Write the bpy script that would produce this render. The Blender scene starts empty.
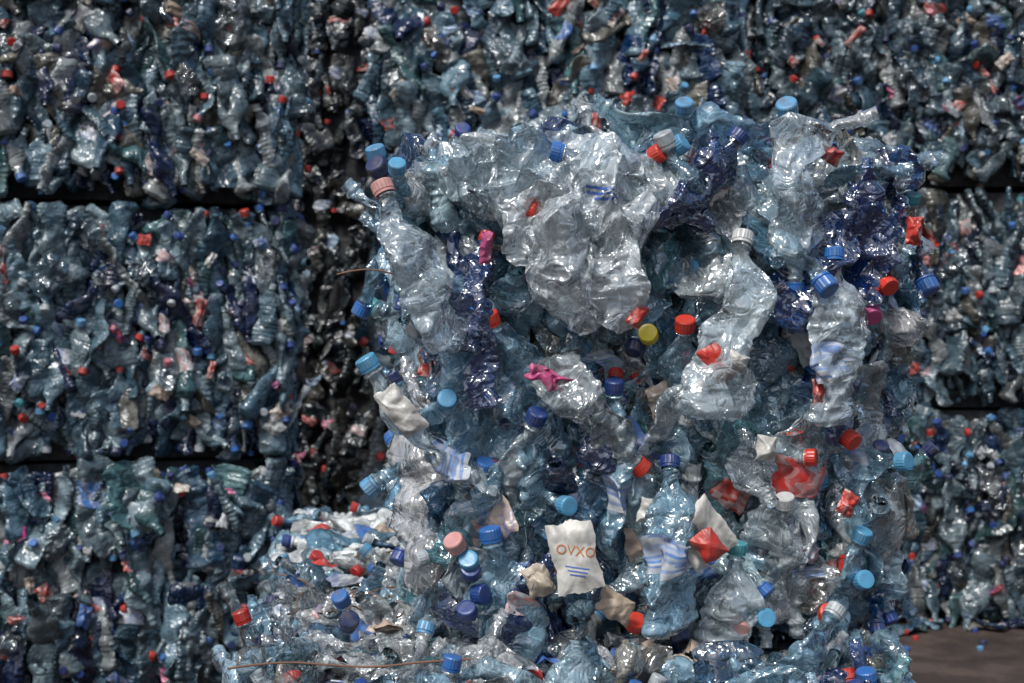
import bpy, math, random
import numpy as np
from mathutils import Vector, Matrix
from mathutils.bvhtree import BVHTree

random.seed(7)
scene = bpy.context.scene
scene.view_settings.view_transform = 'Standard'
scene.view_settings.look = 'None'
scene.view_settings.exposure = 0

# ------------------------------------------------------------ world / light
SUN_EL, SUN_AZ = math.radians(54), math.radians(210)
w = bpy.data.worlds.new("World"); scene.world = w; w.use_nodes = True
nt = w.node_tree; bg = nt.nodes["Background"]
sky = nt.nodes.new("ShaderNodeTexSky"); sky.sky_type = 'NISHITA'; sky.sun_disc = False
sky.sun_elevation = SUN_EL; sky.sun_rotation = SUN_AZ
sky.dust_density = 3.0; sky.air_density = 1.0
nt.links.new(sky.outputs[0], bg.inputs[0]); bg.inputs[1].default_value = 0.145
sl = bpy.data.lights.new("sun", 'SUN'); sl.energy = 3.5; sl.angle = math.radians(12); sl.color = (1, .98, .95)
so = bpy.data.objects.new("sun", sl); scene.collection.objects.link(so)
d = Vector((math.sin(SUN_AZ)*math.cos(SUN_EL), math.cos(SUN_AZ)*math.cos(SUN_EL), math.sin(SUN_EL)))
so.rotation_euler = d.to_track_quat('Z', 'Y').to_euler()
so.location = d*20

# ------------------------------------------------------------ camera
cam = bpy.data.cameras.new("camera"); co = bpy.data.objects.new("camera", cam)
scene.collection.objects.link(co); scene.camera = co
co.location = (0, 0, 1.6); co.rotation_euler = (math.radians(90), 0, 0)
cam.lens = 50; cam.sensor_width = 36; cam.clip_end = 3000; cam.clip_start = .05
cam.dof.use_dof = True; cam.dof.focus_distance = 2.78; cam.dof.aperture_fstop = 6

# ------------------------------------------------------------ materials
def newmat(name):
    m = bpy.data.materials.new(name); m.use_nodes = True
    t = m.node_tree; t.nodes.clear()
    return m, t, t.nodes, t.links
def N(nodes, typ, **kw):
    n = nodes.new(typ)
    for k, v in kw.items():
        if k.startswith('i_'):
            n.inputs[k[2:].replace('_', ' ')].default_value = v
        else: setattr(n, k, v)
    return n
def ramp(nodes, stops, interp='LINEAR'):
    r = nodes.new("ShaderNodeValToRGB"); r.color_ramp.interpolation = interp
    e = r.color_ramp.elements
    while len(e) > 1: e.remove(e[-1])
    e[0].position = stops[0][0]; e[0].color = stops[0][1]
    for p, c in stops[1:]:
        x = e.new(p); x.color = c
    return r
def g(v): return (v, v, v, 1)

def plastic_mat(name, opac_lo, opac_hi, dirt=0.3, rough=.10, gmul=1.75, gadd=.045, transp=True, vs=17., facet=.72, wr=.5, lo=.4, tg=.4):
    m, t, ns, L = newmat(name)
    out = N(ns, "ShaderNodeOutputMaterial")
    oi = N(ns, "ShaderNodeObjectInfo"); tc = N(ns, "ShaderNodeTexCoord")
    off = N(ns, "ShaderNodeVectorMath", operation='ADD')
    sc = N(ns, "ShaderNodeMath", operation='MULTIPLY'); sc.inputs[1].default_value = 37.
    L.new(oi.outputs['Random'], sc.inputs[0])
    L.new(tc.outputs['Object'], off.inputs[0]); L.new(sc.outputs[0], off.inputs[1])
    n1 = N(ns, "ShaderNodeTexNoise", i_Scale=12., i_Detail=4., i_Roughness=.6)
    L.new(off.outputs[0], n1.inputs['Vector'])
    mixv = N(ns, "ShaderNodeMixRGB"); mixv.inputs[0].default_value = .05
    L.new(off.outputs[0], mixv.inputs[1]); L.new(n1.outputs['Color'], mixv.inputs[2])
    geo = N(ns, "ShaderNodeNewGeometry")
    acc = geo.outputs['Normal']
    for s_, k_ in ((vs, facet), (vs*2.4, facet*.65)):
        v = N(ns, "ShaderNodeTexVoronoi", feature='F1'); v.inputs['Scale'].default_value = s_
        L.new(mixv.outputs[0], v.inputs['Vector'])
        sb = N(ns, "ShaderNodeVectorMath", operation='SUBTRACT'); sb.inputs[1].default_value = (.5, .5, .5)
        L.new(v.outputs['Color'], sb.inputs[0])
        ml = N(ns, "ShaderNodeVectorMath", operation='SCALE'); ml.inputs['Scale'].default_value = k_
        L.new(sb.outputs[0], ml.inputs[0])
        ad = N(ns, "ShaderNodeVectorMath", operation='ADD'); L.new(acc, ad.inputs[0]); L.new(ml.outputs[0], ad.inputs[1])
        acc = ad.outputs[0]
    nn = N(ns, "ShaderNodeVectorMath", operation='NORMALIZE'); L.new(acc, nn.inputs[0])
    n2 = N(ns, "ShaderNodeTexNoise", i_Scale=20., i_Detail=2., i_Distortion=1.2)
    L.new(off.outputs[0], n2.inputs['Vector'])
    a1 = N(ns, "ShaderNodeMath", operation='SUBTRACT'); L.new(n2.outputs['Fac'], a1.inputs[0]); a1.inputs[1].default_value = .5
    a2 = N(ns, "ShaderNodeMath", operation='ABSOLUTE'); L.new(a1.outputs[0], a2.inputs[0])
    b2 = N(ns, "ShaderNodeBump", i_Strength=wr, i_Distance=.03); L.new(a2.outputs[0], b2.inputs['Height'])
    L.new(nn.outputs[0], b2.inputs['Normal'])
    rd = ramp(ns, [(.5, g(0)), (.72, g(dirt))]); L.new(n1.outputs['Fac'], rd.inputs[0])
    mc = N(ns, "ShaderNodeMixRGB"); mc.inputs[2].default_value = (.20, .18, .14, 1)
    L.new(rd.outputs[0], mc.inputs[0]); L.new(oi.outputs['Color'], mc.inputs[1])
    dif = N(ns, "ShaderNodeBsdfDiffuse"); L.new(b2.outputs[0], dif.inputs['Normal'])
    if transp:
        ro = ramp(ns, [(.36, g(opac_lo)), (.66, g(opac_hi))]); L.new(n1.outputs['Fac'], ro.inputs[0])
        st = ramp(ns, [(0, g(.38)), (.012, g(.12)), (.03, g(0))]); L.new(a2.outputs[0], st.inputs[0])
        op = N(ns, "ShaderNodeMath", operation='ADD'); op.use_clamp = True; L.new(ro.outputs[0], op.inputs[0]); L.new(st.outputs[0], op.inputs[1])
        L.new(mc.outputs[0], dif.inputs[0])
        trl = N(ns, "ShaderNodeBsdfTranslucent"); L.new(mc.outputs[0], trl.inputs[0])
        dt = N(ns, "ShaderNodeMixShader"); dt.inputs[0].default_value = .3
        L.new(dif.outputs[0], dt.inputs[1]); L.new(trl.outputs[0], dt.inputs[2])
        tr = N(ns, "ShaderNodeBsdfTransparent")
        gm = N(ns, "ShaderNodeGamma"); gm.inputs['Gamma'].default_value = tg
        L.new(oi.outputs['Color'], gm.inputs['Color']); L.new(gm.outputs[0], tr.inputs[0])
        m1 = N(ns, "ShaderNodeMixShader"); L.new(op.outputs[0], m1.inputs[0])
        L.new(tr.outputs[0], m1.inputs[1]); L.new(dt.outputs[0], m1.inputs[2])
        base = m1
    else:
        ro = ramp(ns, [(.38, g(lo)), (.62, g(1.0))]); L.new(n1.outputs['Fac'], ro.inputs[0])
        mm = N(ns, "ShaderNodeMixRGB", blend_type='MULTIPLY'); mm.inputs[0].default_value = 1
        L.new(mc.outputs[0], mm.inputs[1]); L.new(ro.outputs[0], mm.inputs[2]); L.new(mm.outputs[0], dif.inputs[0])
        base = dif
    gl = N(ns, "ShaderNodeBsdfGlossy"); gl.inputs['Roughness'].default_value = rough
    gl.inputs['Color'].default_value = (.95, .98, 1, 1); L.new(b2.outputs[0], gl.inputs['Normal'])
    f = N(ns, "ShaderNodeFresnel"); f.inputs[0].default_value = 1.55; L.new(b2.outputs[0], f.inputs['Normal'])
    fm = N(ns, "ShaderNodeMath", operation='MULTIPLY_ADD'); fm.use_clamp = True
    L.new(f.outputs[0], fm.inputs[0]); fm.inputs[1].default_value = gmul; fm.inputs[2].default_value = gadd
    m2 = N(ns, "ShaderNodeMixShader"); L.new(fm.outputs[0], m2.inputs[0])
    L.new(base.outputs[0], m2.inputs[1]); L.new(gl.outputs[0], m2.inputs[2])
    L.new(m2.outputs[0], out.inputs[0])
    return m
PET = plastic_mat("pet_plastic", .11, .55)
PETB = plastic_mat("shade_tinted_pet_plastic", .5, .9, transp=False, rough=.2, gmul=.8, gadd=.012, facet=.48, vs=13., lo=.35)  # opaque, duller PET for the back bales; their shade is painted into object colour
FILM = plastic_mat("film_plastic", .20, .56, dirt=.06, rough=.13, gmul=1.5, gadd=.05, vs=22., facet=.7, tg=.3)

def cap_mat():
    m, t, ns, L = newmat("cap_plastic")
    out = N(ns, "ShaderNodeOutputMaterial"); p = N(ns, "ShaderNodeBsdfPrincipled")
    oi = N(ns, "ShaderNodeObjectInfo")
    r = ramp(ns, [(0, (.36, .02, .015, 1)), (.21, (.02, .11, .34, 1)), (.38, (.010, .04, .19, 1)), (.57, (.08, .24, .41, 1)),
                  (.73, (.34, .38, .40, 1)), (.83, (.01, .02, .08, 1)), (.93, (.04, .22, .26, 1)), (.95, (.38, .12, .16, 1)),
                  (.965, (.33, .015, .01, 1))], 'CONSTANT')
    L.new(oi.outputs['Random'], r.inputs[0])
    tc = N(ns, "ShaderNodeTexCoord"); n = N(ns, "ShaderNodeTexNoise", i_Scale=60., i_Detail=3.)
    L.new(tc.outputs['Object'], n.inputs['Vector'])
    rd = ramp(ns, [(.42, g(0)), (.75, g(.6))]); L.new(n.outputs[0], rd.inputs[0])
    mx = N(ns, "ShaderNodeMixRGB"); mx.inputs[2].default_value = (.10, .09, .08, 1)
    L.new(rd.outputs[0], mx.inputs[0]); L.new(r.outputs[0], mx.inputs[1])
    L.new(mx.outputs[0], p.inputs['Base Color']); p.inputs['Roughness'].default_value = .38
    L.new(p.outputs[0], out.inputs[0]); return m
CAP = cap_mat()
def simple(name, col, rough=.5, dirt=.3, metal=0, usecolor=False, printed=False):
    m, t, ns, L = newmat(name)
    out = N(ns, "ShaderNodeOutputMaterial"); p = N(ns, "ShaderNodeBsdfPrincipled")
    tc = N(ns, "ShaderNodeTexCoord"); n = N(ns, "ShaderNodeTexNoise", i_Scale=35., i_Detail=5.)
    L.new(tc.outputs['Object'], n.inputs['Vector'])
    rd = ramp(ns, [(.42, g(0)), (.72, g(dirt))]); L.new(n.outputs[0], rd.inputs[0])
    mx = N(ns, "ShaderNodeMixRGB"); mx.inputs[2].default_value = (.09, .08, .07, 1); mx.inputs[1].default_value = (*col, 1)
    if usecolor:
        oi = N(ns, "ShaderNodeObjectInfo")
        if printed:
            br = N(ns, "ShaderNodeTexBrick"); br.inputs['Scale'].default_value = 38.; br.inputs['Mortar Size'].default_value = .0
            br.inputs['Color1'].default_value = g(0); br.inputs['Color2'].default_value = g(1); br.inputs['Bias'].default_value = -.3
            br.inputs['Brick Width'].default_value = .3; br.inputs['Row Height'].default_value = .8
            L.new(tc.outputs['Object'], br.inputs['Vector'])
            ink = ramp(ns, [(0, (.5, .5, .48, 1)), (.45, (.02, .07, .3, 1)), (.7, (.4, .03, .02, 1)), (.85, (.5, .5, .48, 1))], 'CONSTANT')
            L.new(oi.outputs['Random'], ink.inputs[0])
            mp = N(ns, "ShaderNodeMixRGB"); L.new(br.outputs['Color'], mp.inputs[0]); L.new(oi.outputs['Color'], mp.inputs[1]); L.new(ink.outputs[0], mp.inputs[2])
            L.new(mp.outputs[0], mx.inputs[1])
        else: L.new(oi.outputs['Color'], mx.inputs[1])
    L.new(rd.outputs[0], mx.inputs[0]); L.new(mx.outputs[0], p.inputs['Base Color'])
    p.inputs['Roughness'].default_value = rough; p.inputs['Metallic'].default_value = metal
    b = N(ns, "ShaderNodeBump", i_Strength=.4, i_Distance=.006); L.new(n.outputs[0], b.inputs['Height']); L.new(b.outputs[0], p.inputs['Normal'])
    L.new(p.outputs[0], out.inputs[0]); return m
CAPC = simple("tinted_cap_plastic", (.5, .5, .5), .36, .45, usecolor=True)
PAPER = simple("label_paper", (.5, .5, .5), .45, .6, usecolor=True)
PAPERP = simple("printed_label_film", (.5, .5, .5), .35, .6, usecolor=True, printed=True)
CORE = simple("compacted_core", (.006, .008, .012), .8, .3)
RUST = simple("rusty_wire", (.16, .075, .04), .8, .5)
INK_O = simple("orange_ink", (.42, .12, .02), .5, .3)
INK_B = simple("blue_ink", (.03, .09, .35), .5, .3)
INK_W = simple("white_ink", (.5, .5, .48), .5, .3)

def label_mat(name, fixed=None, stripes=False):
    m, t, ns, L = newmat(name)
    out = N(ns, "ShaderNodeOutputMaterial"); p = N(ns, "ShaderNodeBsdfPrincipled")
    oi = N(ns, "ShaderNodeObjectInfo"); uv = N(ns, "ShaderNodeTexCoord")
    m7 = N(ns, "ShaderNodeMath", operation='MULTIPLY'); m7.inputs[1].default_value = 7.31; L.new(oi.outputs['Random'], m7.inputs[0])
    fr = N(ns, "ShaderNodeMath", operation='FRACT'); L.new(m7.outputs[0], fr.inputs[0])
    if fixed:
        r1 = ramp(ns, [(0, fixed[0])]); r2 = ramp(ns, [(0, fixed[1])])
    else:
        r1 = ramp(ns, [(0, (.40, .03, .02, 1)), (.26, (.42, .44, .45, 1)), (.60, (.03, .12, .36, 1)), (.72, (.30, .42, .52, 1)), (.96, (.4, .03, .18, 1))], 'CONSTANT')
        r2 = ramp(ns, [(0, (.5, .5, .48, 1)), (.26, (.05, .15, .45, 1)), (.40, (.42, .03, .02, 1)), (.60, (.5, .5, .5, 1)), (.72, (.02, .07, .3, 1)), (.96, (.6, .5, .4, 1))], 'CONSTANT')
    L.new(fr.outputs[0], r1.inputs[0]); L.new(fr.outputs[0], r2.inputs[0])
    br = N(ns, "ShaderNodeTexBrick"); br.inputs['Scale'].default_value = 6.0; br.inputs['Mortar Size'].default_value = .0
    br.inputs['Color1'].default_value = g(0); br.inputs['Color2'].default_value = g(1)
    br.inputs['Bias'].default_value = .0 if stripes else -.3
    br.inputs['Brick Width'].default_value = 3. if stripes else .35; br.inputs['Row Height'].default_value = .22 if stripes else 1.1
    L.new(uv.outputs['UV'], br.inputs['Vector'])
    mx = N(ns, "ShaderNodeMixRGB"); L.new(br.outputs['Color'], mx.inputs[0]); L.new(r1.outputs[0], mx.inputs[1]); L.new(r2.outputs[0], mx.inputs[2])
    n = N(ns, "ShaderNodeTexNoise", i_Scale=40., i_Detail=4.); L.new(uv.outputs['Object'], n.inputs['Vector'])
    rd = ramp(ns, [(.42, g(0)), (.7, g(.6))]); L.new(n.outputs[0], rd.inputs[0])
    md = N(ns, "ShaderNodeMixRGB"); md.inputs[2].default_value = (.12, .12, .12, 1); L.new(rd.outputs[0], md.inputs[0]); L.new(mx.outputs[0], md.inputs[1])
    L.new(md.outputs[0], p.inputs['Base Color']); p.inputs['Roughness'].default_value = .35
    L.new(p.outputs[0], out.inputs[0]); return m
LABEL = label_mat("bottle_label")
LABELR = label_mat("red_white_label", ((.42, .025, .02, 1), (.50, .49, .46, 1)))
LABELW = label_mat("white_blue_label", ((.45, .47, .48, 1), (.05, .16, .42, 1)), stripes=True)

# ------------------------------------------------------------ crushed bottle meshes
def sstep(a, b, x):
    t = np.clip((x-a)/(b-a), 0, 1); return t*t*(3-2*t)
def tri(x): return np.abs((x % 1.0)*2-1)*2-1

def make_deform(rng, L, R, squash, nwave=11, foldmax=.6, soft=1.0):
    waves = []
    for k in range(nwave):
        lam = R*rng.uniform(.5, 2.8)
        kd = rng.normal(size=3); kd[2] *= .9; kd /= np.linalg.norm(kd)
        dd = rng.normal(size=3); dd[1] *= 1.8; dd[2] *= .4; dd /= np.linalg.norm(dd)
        waves.append((kd/lam, rng.uniform(0, 1), dd*lam*rng.uniform(.02, .075)*soft))
    dents = [(rng.uniform(0, 2*math.pi), rng.uniform(.1, .75)*L, R*rng.uniform(.7, 1.7), R*rng.uniform(.35, .9)*soft) for _ in range(5)]
    foldmax = foldmax*soft
    zf = rng.uniform(.3, .75)*L; af = rng.uniform(-foldmax, foldmax)
    zf2 = rng.uniform(.15, .6)*L; af2 = rng.uniform(-foldmax, foldmax)*.6
    af3 = rng.uniform(-.35, .35)*soft
    comp = rng.uniform(.82, 1.0); tw = rng.uniform(-.8, .8)*soft
    wob = rng.uniform(-1, 1, 4); pinch = rng.uniform(.2, .65); pa = rng.uniform(0, .38)
    def f(P):
        P = P.copy(); x, y, z = P[:, 0], P[:, 1], P[:, 2]
        t = z/L
        mask = 1-sstep(.78, .92, t)
        Q = np.stack([x, y, z], 1)
        ang = np.arctan2(y, x)
        for (a0, z0, rad, dep) in dents:
            da = np.abs((ang-a0+math.pi) % (2*math.pi)-math.pi)*R
            dist = np.sqrt(da**2+(z-z0)**2)
            k = np.clip(1-dist/rad, 0, 1)*dep*mask
            x = x-np.cos(ang)*k; y = y-np.sin(ang)*k
        y = y*(1-squash*mask)
        x = x*(1+.38*squash*mask)*(1-pa*np.exp(-((t-pinch)/.1)**2)*mask)
        x = x+R*.3*np.sin(t*5+wob[0]*3)*wob[1]*mask
        a = tw*(1-t)*mask
        x, y = x*np.cos(a)-y*np.sin(a), x*np.sin(a)+y*np.cos(a)
        O = np.stack([x, y, z], 1)
        for kd, ph, dd in waves:
            O = O+(tri(Q@kd+ph)*mask)[:, None]*dd[None, :]
        O[:, 2] *= comp
        for (zz, aa, ax) in ((zf*comp, af, 1), (zf2*comp, af2, 1), (zf*comp, af3, 0)):
            s = sstep(zz-.012, zz+.02, O[:, 2])*aa
            u = O[:, ax].copy(); h = O[:, 2]-zz
            O[:, ax] = u*np.cos(s)+h*np.sin(s)
            O[:, 2] = zz-u*np.sin(s)+h*np.cos(s)
        O[:, 2] -= L*comp*.5
        return O
    return f

def make_bottle(name, seed, L, R, squash, label=None, cap=True, mat=None, NU=40, NV=84, soft=1.0):
    rng = np.random.default_rng(seed)
    f = make_deform(rng, L, R, squash, soft=soft)
    rn = .0165
    ts = np.linspace(0, 1, NV)
    style = rng.integers(0, 3)
    body = (ts > .08) & (ts < .66)
    if style == 0: rib = -.07*(.5+.5*np.cos(ts*2*math.pi*14))*body
    elif style == 1: rib = -.09*np.exp(-((ts-.38)/.09)**2)*body-.04*(.5+.5*np.cos(ts*2*math.pi*20))*(ts > .45)*body
    else: rib = -.07*(np.cos(ts*2*math.pi*7) > .8)*body
    r = R*(1+rib)
    r = r*(.62+.38*sstep(0, .05, ts))
    sh = sstep(.64, .9, ts); r = r*(1-sh)+rn*.86*sh
    r = np.where((ts > .915) & (ts < .935), rn*1.12, r)
    th = np.arange(NU)/NU*2*math.pi
    V = []
    for i in range(NV):
        rr = r[i]*(1+.09*np.cos(5*th)*max(0, 1-ts[i]/.09))
        if style == 2: rr = rr*(1+.03*np.cos(10*th)*(.1 < ts[i] < .6))
        V.append(np.stack([rr*np.cos(th), rr*np.sin(th), np.full(NU, ts[i]*L)], 1))
    V = np.concatenate(V)
    F = []; mats = []
    for i in range(NV-1):
        for j in range(NU):
            F.append((i*NU+j, i*NU+(j+1) % NU, (i+1)*NU+(j+1) % NU, (i+1)*NU+j)); mats.append(0)
    ci = len(V); V = np.vstack([V, [[0, 0, L*.03]]])
    for j in range(NU): F.append((ci, (j+1) % NU, j)); mats.append(0)
    uvs = {}
    if cap:
        b = len(V); zc = L*.948; hc = .023; n2 = 36
        rings = [(rn*1.10, zc-.007), (rn*1.12, zc-.002), (rn*1.0, zc-.001), (rn*1.13, zc+.001), (rn*1.13, zc+hc*.88), (rn*1.02, zc+hc), (rn*.8, zc+hc+.0006), (.0001, zc+hc+.0006)]
        a2 = np.arange(n2)/n2*2*math.pi
        for k, (rr, zz) in enumerate(rings):
            rk = rr*(1+(.035*(np.arange(n2) % 2) if k in (3, 4) else 0))
            V = np.vstack([V, np.stack([rk*np.cos(a2), rk*np.sin(a2), np.full(n2, zz)], 1)])
        for k in range(len(rings)-1):
            for j in range(n2):
                F.append((b+k*n2+j, b+k*n2+(j+1) % n2, b+(k+1)*n2+(j+1) % n2, b+(k+1)*n2+j)); mats.append(1)
    if label:
        b = len(V); nl, ml = 44, 26; t0 = rng.uniform(.2, .4); t1 = t0+rng.uniform(.15, .22)
        span = rng.uniform(2.6, 5.); s0 = rng.uniform(0, 6); ph = rng.uniform(0, 6)
        for i in range(ml):
            tt = t0+(t1-t0)*i/(ml-1)
            tear = .25*tri(np.array([i*.13+ph]))[0]
            a = s0+(span+tear)*np.arange(nl)/(nl-1)+.12*math.sin(i*.5)
            tz = tt*L+.012*np.sin(a*2+ph)*(i/ml)
            rr = R*1.06+.003*np.sin(a*5+i*.4)
            V = np.vstack([V, np.stack([rr*np.cos(a), rr*np.sin(a), tz], 1)])
        for i in range(ml-1):
            for j in range(nl-1):
                q = (b+i*nl+j, b+i*nl+j+1, b+(i+1)*nl+j+1, b+(i+1)*nl+j)
                uvs[len(F)] = [(j/nl*span/3, i/ml*.5), ((j+1)/nl*span/3, i/ml*.5), ((j+1)/nl*span/3, (i+1)/ml*.5), (j/nl*span/3, (i+1)/ml*.5)]
                F.append(q); mats.append(2)
    V = f(V)
    me = bpy.data.meshes.new(name)
    me.from_pydata(V.tolist(), [], F)
    me.materials.append(mat or PET); me.materials.append(CAP); me.materials.append(label or LABEL)
    me.polygons.foreach_set("material_index", mats)
    me.polygons.foreach_set("use_smooth", [m != 1 for m in mats])
    ul = me.uv_layers.new(name="UVMap")
    for fi, q in uvs.items():
        ls = me.polygons[fi].loop_start
        for k in range(4): ul.data[ls+k].uv = q[k]
    me.update()
    return me

BOT = []; BOTB = []
for i in range(36):
    big = i % 3 == 0
    L = random.uniform(.34, .44) if big else random.uniform(.27, .33)
    R = random.uniform(.052, .060) if big else random.uniform(.040, .047)
    sq = random.uniform(.4, .8)
    BOT.append(make_bottle("crushed_bottle_%02d" % i, 100+i, L, R, sq, label=(LABELW if i % 10 == 1 else LABEL if i % 5 == 1 else None), cap=(i % 5 in (0, 3))))
    BOTB.append(make_bottle("crushed_bottle_b%02d" % i, 400+i, L, R, sq*.9, label=(LABEL if i % 5 == 1 else None), cap=(i % 5 in (0, 3)), mat=PETB, soft=.62))
def cap_mesh():
    n2 = 40; V = []; F = []; r = .0188; h = .024
    rings = [(r*.86, 0), (r, 0), (r, .004), (r*.95, .0045), (r*.95, .0055), (r, .006), (r, h*.9), (r*.93, h), (r*.7, h+.0006), (.0001, h+.0004)]
    for k, (rr, z) in enumerate(rings):
        for j in range(n2):
            q = rr*(1+(.035*(j % 2) if k in (5, 6) else 0)); a = j/n2*2*math.pi
            V.append((q*math.cos(a), q*math.sin(a), z))
    for k in range(len(rings)-1):
        for j in range(n2):
            F.append((k*n2+j, k*n2+(j+1) % n2, (k+1)*n2+(j+1) % n2, (k+1)*n2+j))
    me = bpy.data.meshes.new("bottle_cap"); me.from_pydata(V, [], F); return me
CAPM = cap_mesh(); CAPM.materials.append(CAP)
CAPT = cap_mesh(); CAPT.materials.append(CAPC)

def sheet_mesh(name, seed, W, H, mat, amp=.04, n=46, ragged=.25, bulge=.05, waves=16, disc=True, lmin=.1, lmax=.8, taper=0):
    rng = np.random.default_rng(seed)
    gx, gy = np.meshgrid(np.linspace(-1, 1, n), np.linspace(-1, 1, n))
    rad = np.maximum(np.abs(gx), np.abs(gy)); an = np.arctan2(gy, gx)
    edge = 1+ragged*.5*(np.sin(an*2+rng.uniform()*6)*.5+.3*tri(an*.955+rng.uniform())+.12*np.sin(an*7+rng.uniform()*6)+.1*tri(an*4.14+rng.uniform()))*rad**2
    if disc: dx, dy = gx*np.sqrt(1-gy**2*.42), gy*np.sqrt(1-gx**2*.42)
    else: dx, dy = gx, gy
    x = dx*W/2*edge*(1+taper*gy); y = dy*H/2*edge
    P = np.stack([x.ravel(), y.ravel(), (bulge*(1-rad**2)).ravel()], 1); O = P.copy()
    S = (W+H)/2
    for _ in range(waves):
        lam = S*rng.uniform(lmin, lmax); a = rng.uniform(0, 6.28)
        kd = np.array([math.cos(a), math.sin(a), 0])/lam
        dd = rng.normal(size=3); dd[:2] *= .3; dd /= np.linalg.norm(dd)
        c = rng.uniform(-.5, .5, 2)*[W, H]; sg = S*rng.uniform(.2, .6)
        loc = np.exp(-((P[:, 0]-c[0])**2+(P[:, 1]-c[1])**2)/sg**2)
        O += (tri(P@kd+rng.uniform())*loc)[:, None]*dd*lam*amp*rng.uniform(.5, 1.5)
    F = [(i*n+j, i*n+j+1, (i+1)*n+j+1, (i+1)*n+j) for i in range(n-1) for j in range(n-1)]
    me = bpy.data.meshes.new(name); me.from_pydata(O.tolist(), [], F); me.materials.append(mat)
    me.polygons.foreach_set("use_smooth", [True]*len(F)); return me
FILMS = [sheet_mesh("crumpled_film_%d" % i, 50+i, .14, .24, FILM, amp=.14, ragged=.3, bulge=.03, waves=26) for i in range(5)]
PAPERS = [sheet_mesh("torn_label_%d" % i, 70+i, .075, .11, PAPERP if i % 4 else PAPER, amp=.075, n=24, ragged=.35, bulge=.014, disc=False, lmin=.22) for i in range(9)]

# ------------------------------------------------------------ placement helpers
PAL = [((.48, .69, .80), 28), ((.30, .53, .68), 28), ((.17, .37, .52), 17), ((.76, .86, .89), 18), ((.08, .21, .36), 10),
       ((.008, .04, .17), 8), ((.010, .09, .30), 4), ((.48, .47, .40), 7), ((.16, .41, .46), 6)]
PC = [p for p, n in PAL for _ in range(n)]
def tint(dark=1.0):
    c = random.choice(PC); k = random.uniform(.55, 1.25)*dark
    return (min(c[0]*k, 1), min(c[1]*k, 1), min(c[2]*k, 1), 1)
def frame(z, y):
    z = z.normalized(); y = (y-z*y.dot(z)).normalized(); x = y.cross(z)
    return Matrix((x, y, z)).transposed()
COL = scene.collection
def put(me, name, loc, zax, yax, s, color, parent):
    o = bpy.data.objects.new(name, me)
    COL.objects.link(o); o.parent = parent
    M = frame(zax, yax).to_4x4()
    sc = s if isinstance(s, (tuple, list)) else (s, s, s)
    o.matrix_local = Matrix.Translation(Vector(loc)-parent.location) @ M @ Matrix.Diagonal((*sc, 1))
    o.color = color
    return o

from mathutils import noise as mn
def box_core(name, c, ax, ay, sx, sy, sz, taper=0, inset=.12, ztop=.006):
    n = 10; V = []; F = []; idx = {}
    def vert(p):
        k = tuple(round(q, 4) for q in p)
        if k not in idx:
            idx[k] = len(V)
            q = Vector(p)
            ins = inset+.05*abs(q.z)**6
            m = Vector((q.x*(sx/2-ins), q.y*(sy/2-ins), q.z*(sz/2+(ztop if q.z > 0 else .006))))
            l = (abs(q.x)**12+abs(q.y)**12)**(1/12); m.x /= max(l, 1); m.y /= max(l, 1)
            m.x *= 1+taper*q.z
            wv = ax*m.x+ay*m.y+Vector((0, 0, m.z))
            nx = Vector((mn.noise(wv*6+c), mn.noise(wv*6+c+Vector((9, 0, 0))), 0))*.03
            V.append(wv+nx)
        return idx[k]
    for axn in range(3):
        for s in (-1, 1):
            for i in range(n):
                for j in range(n):
                    q = []
                    for (a, b) in ((i, j), (i+1, j), (i+1, j+1), (i, j+1)):
                        p = [0, 0, 0]; p[axn] = s; p[(axn+1) % 3] = -1+2*a/n; p[(axn+2) % 3] = -1+2*b/n
                        q.append(vert(p))
                    F.append(q if s > 0 else q[::-1])
    me = bpy.data.meshes.new(name); me.from_pydata([tuple(v) for v in V], [], F); me.materials.append(CORE)
    o = bpy.data.objects.new(name, me); o.location = c; COL.objects.link(o); return o

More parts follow.
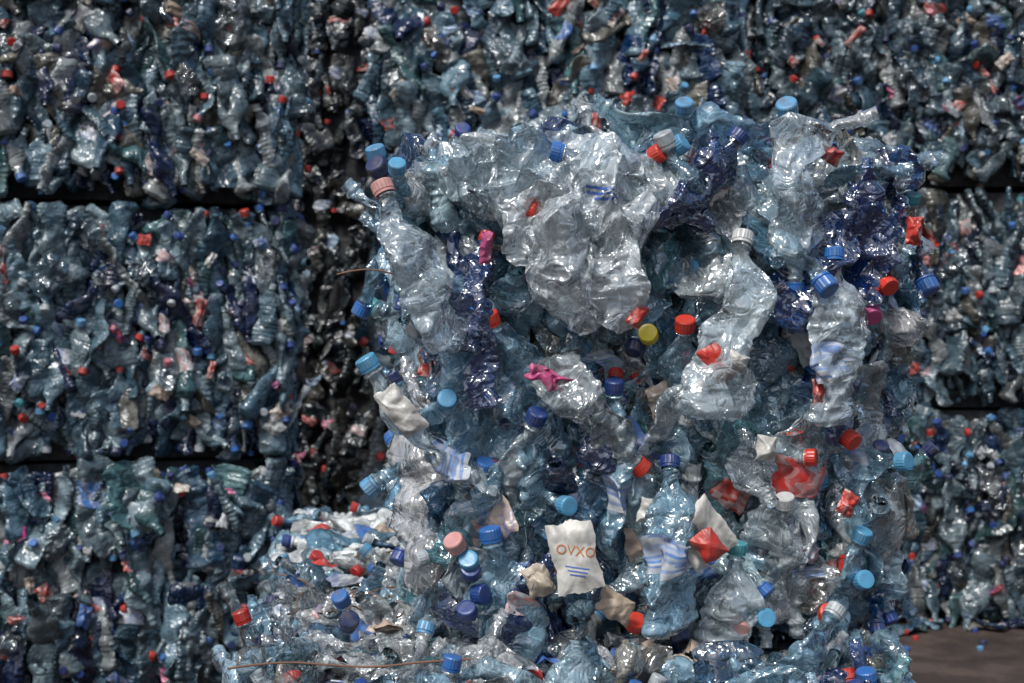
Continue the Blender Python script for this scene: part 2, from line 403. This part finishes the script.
def bale(c, yaw, sx, sy, sz, faces, dens=190, dark=1.0, taper=0, scale=1.0, relief=.05, capd=10, name="plastic_bottle_bale", films=3, lib=None, ang=.34, labs=7, edge=.02):  # dark: tint multiplier; low values paint shade into the bottle colour
    lib = lib or BOTB
    ld = min(1.0, .45+dark)  # labels darken with the bottles where shade is painted in
    c = Vector(c); ax = Vector((math.cos(yaw), math.sin(yaw), 0)); ay = Vector((-math.sin(yaw), math.cos(yaw), 0)); az = Vector((0, 0, 1))
    P = box_core(name, c, ax, ay, sx, sy, sz, taper, ztop=(-.12 if 'top' in faces else .006))
    for fc in faces:
        if fc == 'front': nrm, rt, up, W, H, D = -ay, ax, az, sx, sz, sy
        elif fc == 'left': nrm, rt, up, W, H, D = -ax, ay, az, sy, sz, sx
        elif fc == 'right': nrm, rt, up, W, H, D = ax, ay, az, sy, sz, sx
        elif fc == 'top': nrm, rt, up, W, H, D = az, ax, ay, sx, sy, sz
        def surf(u, v, inn=0):
            e = max(abs(u), abs(v)); rnd = .06*max(0, e-.82)/.18
            bump = relief*mn.noise((c+rt*u*W/2+up*v*H/2)*4.5)*1.3
            wid = W/2; out = D/2
            if taper:
                if fc == 'front': wid *= 1+taper*v
                elif fc in ('left', 'right'): out *= 1+taper*v
                elif fc == 'top': wid *= 1+taper
            return c+rt*(u*wid)+up*(v*H/2)+nrm*(out-rnd+bump-inn)
        n = int(dens*W*H)
        nu = max(2, int(math.sqrt(n*W/H*2.2))); nv = max(2, int(n/nu)+1)
        for i in range(nu):
            for j in range(nv):
                u = -1+2*(i+random.uniform(0, 1))/nu; v = -1+2*(j+random.uniform(0, 1))/nv
                a = random.gauss(0, ang) if fc != 'top' else random.gauss(1.2, .7)
                if random.random() < .10: a = random.uniform(-1.5, 1.5)
                s = scale*random.uniform(.74, 1.1)
                hl = .14*s
                u = u*(1-(.04+hl*abs(math.sin(a))*.6)/(W/2))
                mv = (edge*random.uniform(.2, 1.6)+hl*abs(math.cos(a)))/(H/2)
                v = max(-1+mv, min(1-mv, v)) if fc != 'top' else v*(1-mv)
                lay = random.random()
                p = surf(u, v, .035+.07*lay**1.2)
                z = up*math.cos(a)+rt*math.sin(a)+nrm*random.gauss(0, .16)
                if random.random() < .5: z = -z
                r = random.gauss(0, .6)
                y = nrm*math.cos(r)+z.normalized().cross(nrm)*math.sin(r)
                tc_ = tint(dark)
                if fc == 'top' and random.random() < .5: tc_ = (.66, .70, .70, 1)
                put(random.choice(lib), "crushed_bottle", p, z, y, s, tc_, P)
        for _ in range(int(capd*W*H)):
            u, v = random.uniform(-.93, .93), random.uniform(-.88, .88)
            p = surf(u, v, random.uniform(.0, .045))
            z = nrm+Vector((random.gauss(0, .8), random.gauss(0, .8), random.gauss(0, .8)))
            put(CAPM, "bottle_cap", p, z, Vector((random.random(), .3, random.random())), scale*random.uniform(.8, .95), (1, 1, 1, 1), P)
        for _ in range(int(films*W*H)):
            u, v = random.uniform(-.85, .85), random.uniform(-.8, .8)
            z = up+rt*random.gauss(0, .6)
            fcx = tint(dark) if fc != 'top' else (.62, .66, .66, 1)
            put(random.choice(FILMS), "plastic_film", surf(u, v, .02), nrm+Vector((random.gauss(0, .3),)*3), z, random.uniform(.5, .9)*scale, fcx, P)
        for _ in range(int(labs*W*H)):
            u, v = random.uniform(-.88, .88), random.uniform(-.82, .82)
            cc = random.choice([(.40, .03, .02), (.40, .03, .02), (.40, .42, .42), (.40, .42, .42), (.38, .42, .46), (.04, .12, .34), (.36, .28, .22)])
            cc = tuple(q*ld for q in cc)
            put(random.choice(PAPERS), "torn_label", surf(u, v, .01), nrm+Vector((random.gauss(0, .3), random.gauss(0, .3), random.gauss(0, .3))), up+rt*random.gauss(0, 1),
                (random.uniform(.35, .9)*scale, random.uniform(.4, 1.0)*scale, .9), (*cc, 1), P)
    return P, ax, ay

def wire(parent, pts, r=.0032, name="baling_wire"):
    cu = bpy.data.curves.new(name, 'CURVE'); cu.dimensions = '3D'; cu.bevel_depth = r; cu.bevel_resolution = 2
    sp = cu.splines.new('NURBS'); sp.points.add(len(pts)-1); sp.use_endpoint_u = True; sp.order_u = 3
    for i, p in enumerate(pts):
        q = Vector(p)-parent.location; sp.points[i].co = (*q, 1)
    cu.materials.append(RUST)
    o = bpy.data.objects.new(name, cu); COL.objects.link(o); o.parent = parent; return o

# ------------------------------------------------------------ the stacks
YAW = .12
axh = Vector((math.cos(YAW), math.sin(YAW), 0)); ayh = Vector((-math.sin(YAW), math.cos(YAW), 0))
fl = Vector((-.17, 2.80, 0)); W0 = 1.03
hc_ = fl+axh*(W0/2)+ayh*.5
hero, _, _ = bale((hc_.x, hc_.y, 1.0+.50), YAW, W0, 1.0, 1.02, ['front', 'left', 'right', 'top'], dens=205, dark=1.15, taper=.085, relief=.06, capd=4, films=2, lib=BOT, scale=1.08, labs=12)
fl2 = Vector((-.50, 2.46, 0)); W1 = 1.30
c2 = fl2+axh*(W1/2)+ayh*.75
low, _, _ = bale((c2.x, c2.y, .5), YAW, W1, 1.5, 1.0, ['front', 'left', 'right', 'top'], dens=160, dark=1.0, relief=.04, capd=4, films=14, lib=BOT, scale=1.0, labs=18)
c3 = fl2+axh*(W1/2)+ayh*(1.5+.72)
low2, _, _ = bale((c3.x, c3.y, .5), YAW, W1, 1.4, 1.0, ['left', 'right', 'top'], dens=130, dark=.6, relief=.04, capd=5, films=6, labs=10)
YL = math.atan2(.35, 1.2); axl = Vector((math.cos(YL), math.sin(YL), 0)); ayl = Vector((-math.sin(YL), math.cos(YL), 0))
fr_l = Vector((-.95, 6.45, 0))
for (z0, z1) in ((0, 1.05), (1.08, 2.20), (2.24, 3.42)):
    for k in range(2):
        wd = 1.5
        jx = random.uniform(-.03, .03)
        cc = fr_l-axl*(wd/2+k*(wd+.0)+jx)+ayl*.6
        bale((cc.x, cc.y, (z0+z1)/2), YL, wd, 1.2, z1-z0, ['front']+(['right'] if k == 0 else []), dens=140, scale=1.10, dark=.30, relief=.05, capd=11, labs=10, edge=.025)  # left stack: shade painted in through the dark tint
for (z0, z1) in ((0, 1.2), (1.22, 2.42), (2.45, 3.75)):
    bale((.23, 7.75, (z0+z1)/2), .0, 1.98, 1.2, z1-z0, ['front'], dens=120, scale=1.18, dark=.36, relief=.05, capd=10, labs=8, edge=.025)  # middle stack: dark tint stands in for shading
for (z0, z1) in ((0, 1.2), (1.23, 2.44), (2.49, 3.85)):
    bale((2.49, 8.55, (z0+z1)/2), -.06, 2.23, 1.2, z1-z0, ['front', 'left'], dens=120, scale=1.18, dark=.22, relief=.05, capd=10, edge=.025)  # right stack: darker tint again, shade put into the colour
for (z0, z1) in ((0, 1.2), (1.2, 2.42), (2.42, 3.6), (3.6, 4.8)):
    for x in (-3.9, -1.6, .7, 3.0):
        bale((x, 10.4, (z0+z1)/2), 0, 2.36, 1.2, z1-z0, ['front'], dens=36, scale=1.2, dark=.05, capd=1, films=0, labs=0)  # added rear row, tinted near black so the gaps between stacks look shaded

# ------------------------------------------------------------ hero details on the big bale's front face
def fp(xc, zc, out=.03):
    X = xc/100; s = (X-fl.x)/axh.x
    return Vector((X, fl.y+s*axh.y-out, zc/100))
nf = -ayh
CR = [(.50, .03, .015, 1), (.015, .12, .38, 1), (.46, .48, .48, 1), (.07, .27, .45, 1), (.50, .25, .23, 1), (.008, .035, .16, 1), (.62, .5, .02, 1), (.05, .26, .30, 1), (.40, .06, .18, 1)]
RED, BLU, WHT, LBL, PNK, NVY, YEL, TEA, MAG = CR
CLR = (.74, .87, .92, 1); PBL = (.34, .60, .77, 1); NAV = (.008, .045, .20, 1); GRY = (.58, .66, .68, 1)
def hero_bottle(xc, zc, dx, dz, do, capc, col, s=1.0, seed=0, big=False, out=.07, squash=.55, label=None):
    L = .38 if big else .30; R = .055 if big else .045
    NU, NV = 48, 110
    me = make_bottle("hero_crushed_bottle", 900+seed, L, R, squash, label=label, cap=False, NU=NU, NV=NV)
    vs = [me.vertices[k].co for k in range((NV-1)*NU, NV*NU)]
    ce = sum(vs, Vector())/NU
    vs2 = [me.vertices[k].co for k in range((NV-6)*NU, (NV-5)*NU)]
    ce2 = sum(vs2, Vector())/NU
    ndir = (ce-ce2).normalized()
    z = (axh*dx+Vector((0, 0, dz))+nf*do).normalized()
    rl = random.gauss(0, .5)
    yx = nf*math.cos(rl)+z.cross(nf)*math.sin(rl)
    M = frame(z, yx)
    pc = fp(xc, zc, out)
    loc = pc-(M@(ce*s))
    put(me, "crushed_bottle", loc, z, yx, s, col, hero)
    nd = M@ndir
    put(CAPT, "bottle_cap", pc-nd*.019*s, nd, nf+Vector((.01, .02, .3)), s, capc, hero)
hb = [
 (-25, 190, -.35, .9, .35, PNK, CLR, 1.1, True), (45.6, 181, .05, 1, .12, WHT, CLR, 1.1, True), (4.5, 185.5, .5, -.5, .8, RED, CLR, 1.05, False),
 (29, 197, .8, .3, .45, RED, CLR, 1.0, False), (33.5, 199, .7, .6, .4, LBL, CLR, 1, False), (45, 201, .6, .5, .4, NVY, NAV, 1, False),
 (-4.7, 165, -.35, .85, .2, RED, PBL, 1.1, True), (34, 164, -.1, .8, .35, RED, PBL, 1.05, False), (-12.5, 149, -.1, .6, .6, LBL, PBL, 1., False),
 (-28, 156.5, -.75, .6, .2, LBL, CLR, 1.1, True), (25.5, 135, .3, -.7, .4, RED, GRY, 1., False), (68, 140, .1, -.6, .6, RED, PBL, 1., False),
 (-11.3, 121.6, -.3, .5, .7, PNK, CLR, 1.05, False), (-8.4, 118, -.2, .4, .8, LBL, PBL, 1.0, False), (-4.3, 123.5, .05, .9, .25, BLU, PBL, 1.1, True),
 (54, 129, .2, .8, .3, WHT, GRY, 1., False), (60, 137, .7, -.2, .6, RED, CLR, .9, False), (11, 128, .6, .3, .6, LBL, PBL, 1., False),
 (44.5, 120, .1, .9, .2, TEA, CLR, 1., True), (8, 197, -.9, .3, .3, BLU, CLR, 1., False), (-22, 194, -.3, .9, .3, LBL, PBL, .9, False),
 (71, 188, .4, .8, .2, NVY, NAV, 1., True), (79, 136, .6, -.2, .7, LBL, PBL, 1., False), (62, 150, .2, .9, .15, NVY, CLR, 1., True),
 (72, 165, .3, -.8, .3, MAG, PBL, 1, True), (56, 170, -.2, -.9, .15, BLU, CLR, 1, True), (20, 152, .1, .9, .15, NVY, PBL, 1, True),
 (5, 146, -.1, .9, .15, NVY, CLR, 1.05, True), (64, 178, -.1, .9, .1, BLU, CLR, 1.05, True),
 (40, 155, .15, .95, .15, RED, CLR, 1.05, True), (31, 137, -.1, .95, .15, NVY, PBL, 1.0, True), (70, 122, .1, .95, .15, LBL, PBL, 1.0, False),
]
HL = {9: LABELW, 24: LABELR, 29: LABELR, 23: LABELR, 28: LABELW, 30: LABELW, 15: LABELW, 27: LABELW, 26: LABELW}
for i, (x, z, dx, dz, do, cc, bc, s, big) in enumerate(hb):
    hero_bottle(x, z, dx, dz, do, cc, bc, s, seed=i, big=big, squash=random.uniform(.4, .75), label=HL.get(i))
for (x, z, c) in [(27, 161, YEL), (-8, 115, NVY), (-7, 111, NVY), (-8.5, 107, NVY), (45, 104, PNK), (50, 105, LBL),
                  (70, 112, LBL), (24, 104, RED), (63, 105, RED), (75, 172, RED), (18, 139, LBL)]:
    put(CAPT, "bottle_cap", fp(x, z, .05), nf*1.0+Vector((random.gauss(0, .5), 0, random.gauss(0, .6))), Vector((.2, .1, 1)), 1.0, c, hero)
for (x, z, a) in [(39, 192, .3), (-8, 170, .1), (70, 186, -.3), (20, 145, .3), (66, 150, .1), (3, 110, .4), (-7, 158, -.2), (72, 178, .3)]:
    put(random.choice(BOT), "crushed_bottle", fp(x, z, .06), axh*math.sin(a)+Vector((0, 0, math.cos(a))), nf, .8, NAV, hero)
bag = sheet_mesh("clear_bag", 5, .30, .39, FILM, amp=.12, n=160, ragged=.16, bulge=.05, waves=80, lmin=.04, lmax=.4, taper=.22)
bago = put(bag, "crumpled_bag", fp(13, 181, .085), nf+Vector((-.1, 0, .15)), Vector((-.25, 0, 1)), 1, (.85, .93, .96, 1), hero)
put(sheet_mesh("clear_bag", 6, .27, .34, FILM, amp=.12, n=110, ragged=.12, bulge=.03, waves=70, lmin=.04, lmax=.45, taper=.2),
    "crumpled_bag", fp(13, 181, .055), nf+Vector((-.1, 0, .1)), Vector((-.2, 0, 1)), 1, (.8, .9, .94, 1), hero)
bag2 = sheet_mesh("clear_bag", 8, .24, .17, FILM, amp=.14, n=110, ragged=.2, bulge=.04, waves=60, lmin=.05, lmax=.5)
put(bag2, "crumpled_bag", fp(-2, 194, .03), nf+Vector((-.3, 0, .4)), Vector((-.1, 0, 1)), 1, (.6, .75, .82, 1), hero)
def paper(x, z, W, H, rot, col, seed, out=.085, amp=.06, mat=None, tilt=(0, 0, 0), ragged=.25, name="torn_label"):
    me = sheet_mesh("torn_label", seed, W, H, mat or PAPER, amp=amp, n=44, ragged=ragged, bulge=.014, disc=False, waves=22, lmin=.25, lmax=1.)
    u = Vector((0, 0, math.cos(rot)))+axh*math.sin(rot)
    return put(me, name, fp(x, z, out), nf+Vector(tilt), u, 1, col, hero)
WP = (.44, .435, .40, 1); RP = (.42, .03, .02, 1)

def drape(me, host, dx, dz, rot, mat, lift=.0012, name="printed_text"):
    """lay a flat mesh on the surface of host (offset dx,dz metres from its centre), as ink printed on it"""
    hm = host.matrix_local.copy()
    bv = BVHTree.FromPolygons([hm@v.co for v in host.data.vertices], [tuple(p.vertices) for p in host.data.polygons])
    x_ = axh*math.cos(rot)+Vector((0, 0, math.sin(rot))); y_ = nf.cross(x_)
    org = hm.translation+axh*dx+Vector((0, 0, dz))+nf*.3
    for v in me.vertices:
        o_ = org+x_*v.co.x+y_*v.co.y
        hit, nr, ix, ds = bv.ray_cast(o_, -nf, 1.0)
        if hit is None: hit = o_-nf*.29
        v.co = hit+nf*lift
    me.materials.clear(); me.materials.append(mat)
    o = bpy.data.objects.new(name, me); COL.objects.link(o); o.parent = hero
    return o
def text_mesh(body, size):
    cu = bpy.data.curves.new("print", 'FONT'); cu.body = body; cu.size = size; cu.align_x = 'CENTER'; cu.align_y = 'CENTER'; cu.resolution_u = 3
    ob = bpy.data.objects.new("tmp", cu); COL.objects.link(ob)
    bpy.context.view_layer.update()
    me = bpy.data.meshes.new_from_object(ob.evaluated_get(bpy.context.evaluated_depsgraph_get()))
    bpy.data.objects.remove(ob)
    return me
def bar_mesh(w_, h_, n=12):
    V = [(-w_/2+w_*i/n, s*h_/2, 0) for i in range(n+1) for s in (-1, 0, 1)]
    F = []
    for i in range(n):
        for k in range(2): F.append((3*i+k, 3*i+3+k, 3*i+4+k, 3*i+1+k))
    me = bpy.data.meshes.new("printed_bar"); me.from_pydata(V, [], F); return me

lab = paper(12, 119, .09, .13, -.2, WP, 21, out=.13, amp=.045, tilt=(-.15, 0, .2))
drape(text_mesh("OVXO", .026), lab, .0, .012, -.12, INK_O)
for k in range(3): drape(bar_mesh(.045-.008*k, .0022), lab, .002, -.018-.007*k, -.12, INK_B, name="printed_line")
lab2 = paper(36.5, 123, .10, .12, -.6, WP, 22, out=.11)
lab3 = paper(37.8, 120.8, .05, .06, -.6, RP, 23, out=.132, amp=.03)
for k in range(2): drape(bar_mesh(.032, .007), lab3, -.004+.008*k, .010-.016*k, .6, INK_W, lift=.0018, name="printed_mark")
lab4 = paper(39.6, 156, .08, .045, .9, RP, 25, amp=.06, out=.13)
drape(bar_mesh(.035, .008), lab4, 0, 0, .6, INK_W, lift=.002, name="printed_mark")
paper(24, 165, .03, .05, .5, RP, 24, mat=PAPERP, out=.11); paper(43, 156.5, .05, .035, .5, WP, 26, out=.14)
paper(7, 153, .09, .03, .4, (.36, .05, .15, 1), 27, amp=.12, out=.10); paper(-5, 178, .022, .06, .1, (.36, .05, .15, 1), 28, amp=.1)
paper(-21, 147, .10, .05, .9, WP, 29, mat=PAPERP, out=.12); paper(80, 182, .03, .06, .1, RP, 30, mat=PAPERP, amp=.1); paper(60, 150, .022, .05, 0, RP, 31, out=.1, amp=.1, mat=PAPERP); paper(63, 197, .045, .035, .5, RP, 32, mat=PAPERP, amp=.1)
paper(66, 128, .035, .05, .5, RP, 35, mat=PAPERP, out=.10, amp=.1)
paper(30, 112, .05, .04, .3, WP, 36, mat=PAPERP, out=.10); paper(50, 139, .04, .05, .1, WP, 38, mat=PAPERP)
paper(20, 109, .07, .05, .5, (.34, .27, .20, 1), 39, out=.10, amp=.09); paper(5, 114, .05, .06, -.4, (.38, .33, .26, 1), 40, out=.09, amp=.09); paper(27, 127, .05, .05, .2, WP, 41, mat=PAPERP, out=.09, amp=.09)
for k, (bx, bz, bw) in enumerate([(.035, .085, .05), (.043, .073, .06), (.05, .061, .045)]):
    drape(bar_mesh(bw, .005), bago, bx, bz, -.2, INK_B, name="printed_line")

wire(low, [(-.50+.085*i, 2.50+.012*i+.015*math.sin(i), 1.025+.008*math.sin(i*1.7)) for i in range(6)], .0020)
for k in range(9):
    x0 = random.uniform(-.50, -.28); y0 = random.uniform(2.7, 3.9); dx_, dy_ = random.gauss(0, .03), random.gauss(0, .06)
    wire(low, [(x0+dx_*i+random.gauss(0, .015), y0+dy_*i, 1.015+random.uniform(-.01, .02)) for i in range(5)], .0018)
wire(hero, [fp(-34+4*i, 173+1.2*math.sin(i*1.1), .02) for i in range(6)], .0017)

# ------------------------------------------------------------ ground
m, t, ns, L = newmat("dirty_concrete")
out = N(ns, "ShaderNodeOutputMaterial"); p = N(ns, "ShaderNodeBsdfPrincipled"); tc = N(ns, "ShaderNodeTexCoord")
n = N(ns, "ShaderNodeTexNoise", i_Scale=1.8, i_Detail=9., i_Roughness=.68); L.new(tc.outputs['Object'], n.inputs['Vector'])
r = ramp(ns, [(.35, (.014, .009, .007, 1)), (.5, (.036, .023, .018, 1)), (.65, (.075, .053, .042, 1))]); L.new(n.outputs[0], r.inputs[0])
L.new(r.outputs[0], p.inputs['Base Color'])
r2 = ramp(ns, [(.35, g(.6)), (.6, g(.95))]); L.new(n.outputs[0], r2.inputs[0]); L.new(r2.outputs[0], p.inputs['Roughness'])
n3 = N(ns, "ShaderNodeTexNoise", i_Scale=25., i_Detail=6.); L.new(tc.outputs['Object'], n3.inputs['Vector'])
b = N(ns, "ShaderNodeBump", i_Strength=.6, i_Distance=.02); L.new(n3.outputs[0], b.inputs['Height']); L.new(b.outputs[0], p.inputs['Normal'])
L.new(p.outputs[0], out.inputs[0])
me = bpy.data.meshes.new("ground"); me.from_pydata([(-900, -900, 0), (900, -900, 0), (900, 900, 0), (-900, 900, 0)], [], [(0, 1, 2, 3)])
me.materials.append(m); go = bpy.data.objects.new("ground", me); COL.objects.link(go)
lit = bpy.data.objects.new("bottle_litter", None); COL.objects.link(lit); lit.location = (2.2, 7.6, 0)
for i in range(26):
    x = random.uniform(1.2, 3.6); y = 7.95-abs(random.gauss(0, .12))
    put(random.choice(BOTB), "crushed_bottle", (x, y, .035), Vector((random.gauss(0, 1), random.gauss(0, .5), .05)), Vector((0, 0, 1)), random.uniform(.4, .7), tint(.3), lit)
for i in range(14):
    put(CAPM, "bottle_cap", (random.uniform(1.2, 3.6), 7.9-abs(random.gauss(0, .3)), .0), Vector((random.gauss(0, .1), 0, 1)), Vector((1, random.random(), 0)), .9, (1, 1, 1, 1), lit)
print("objects", len(bpy.data.objects))
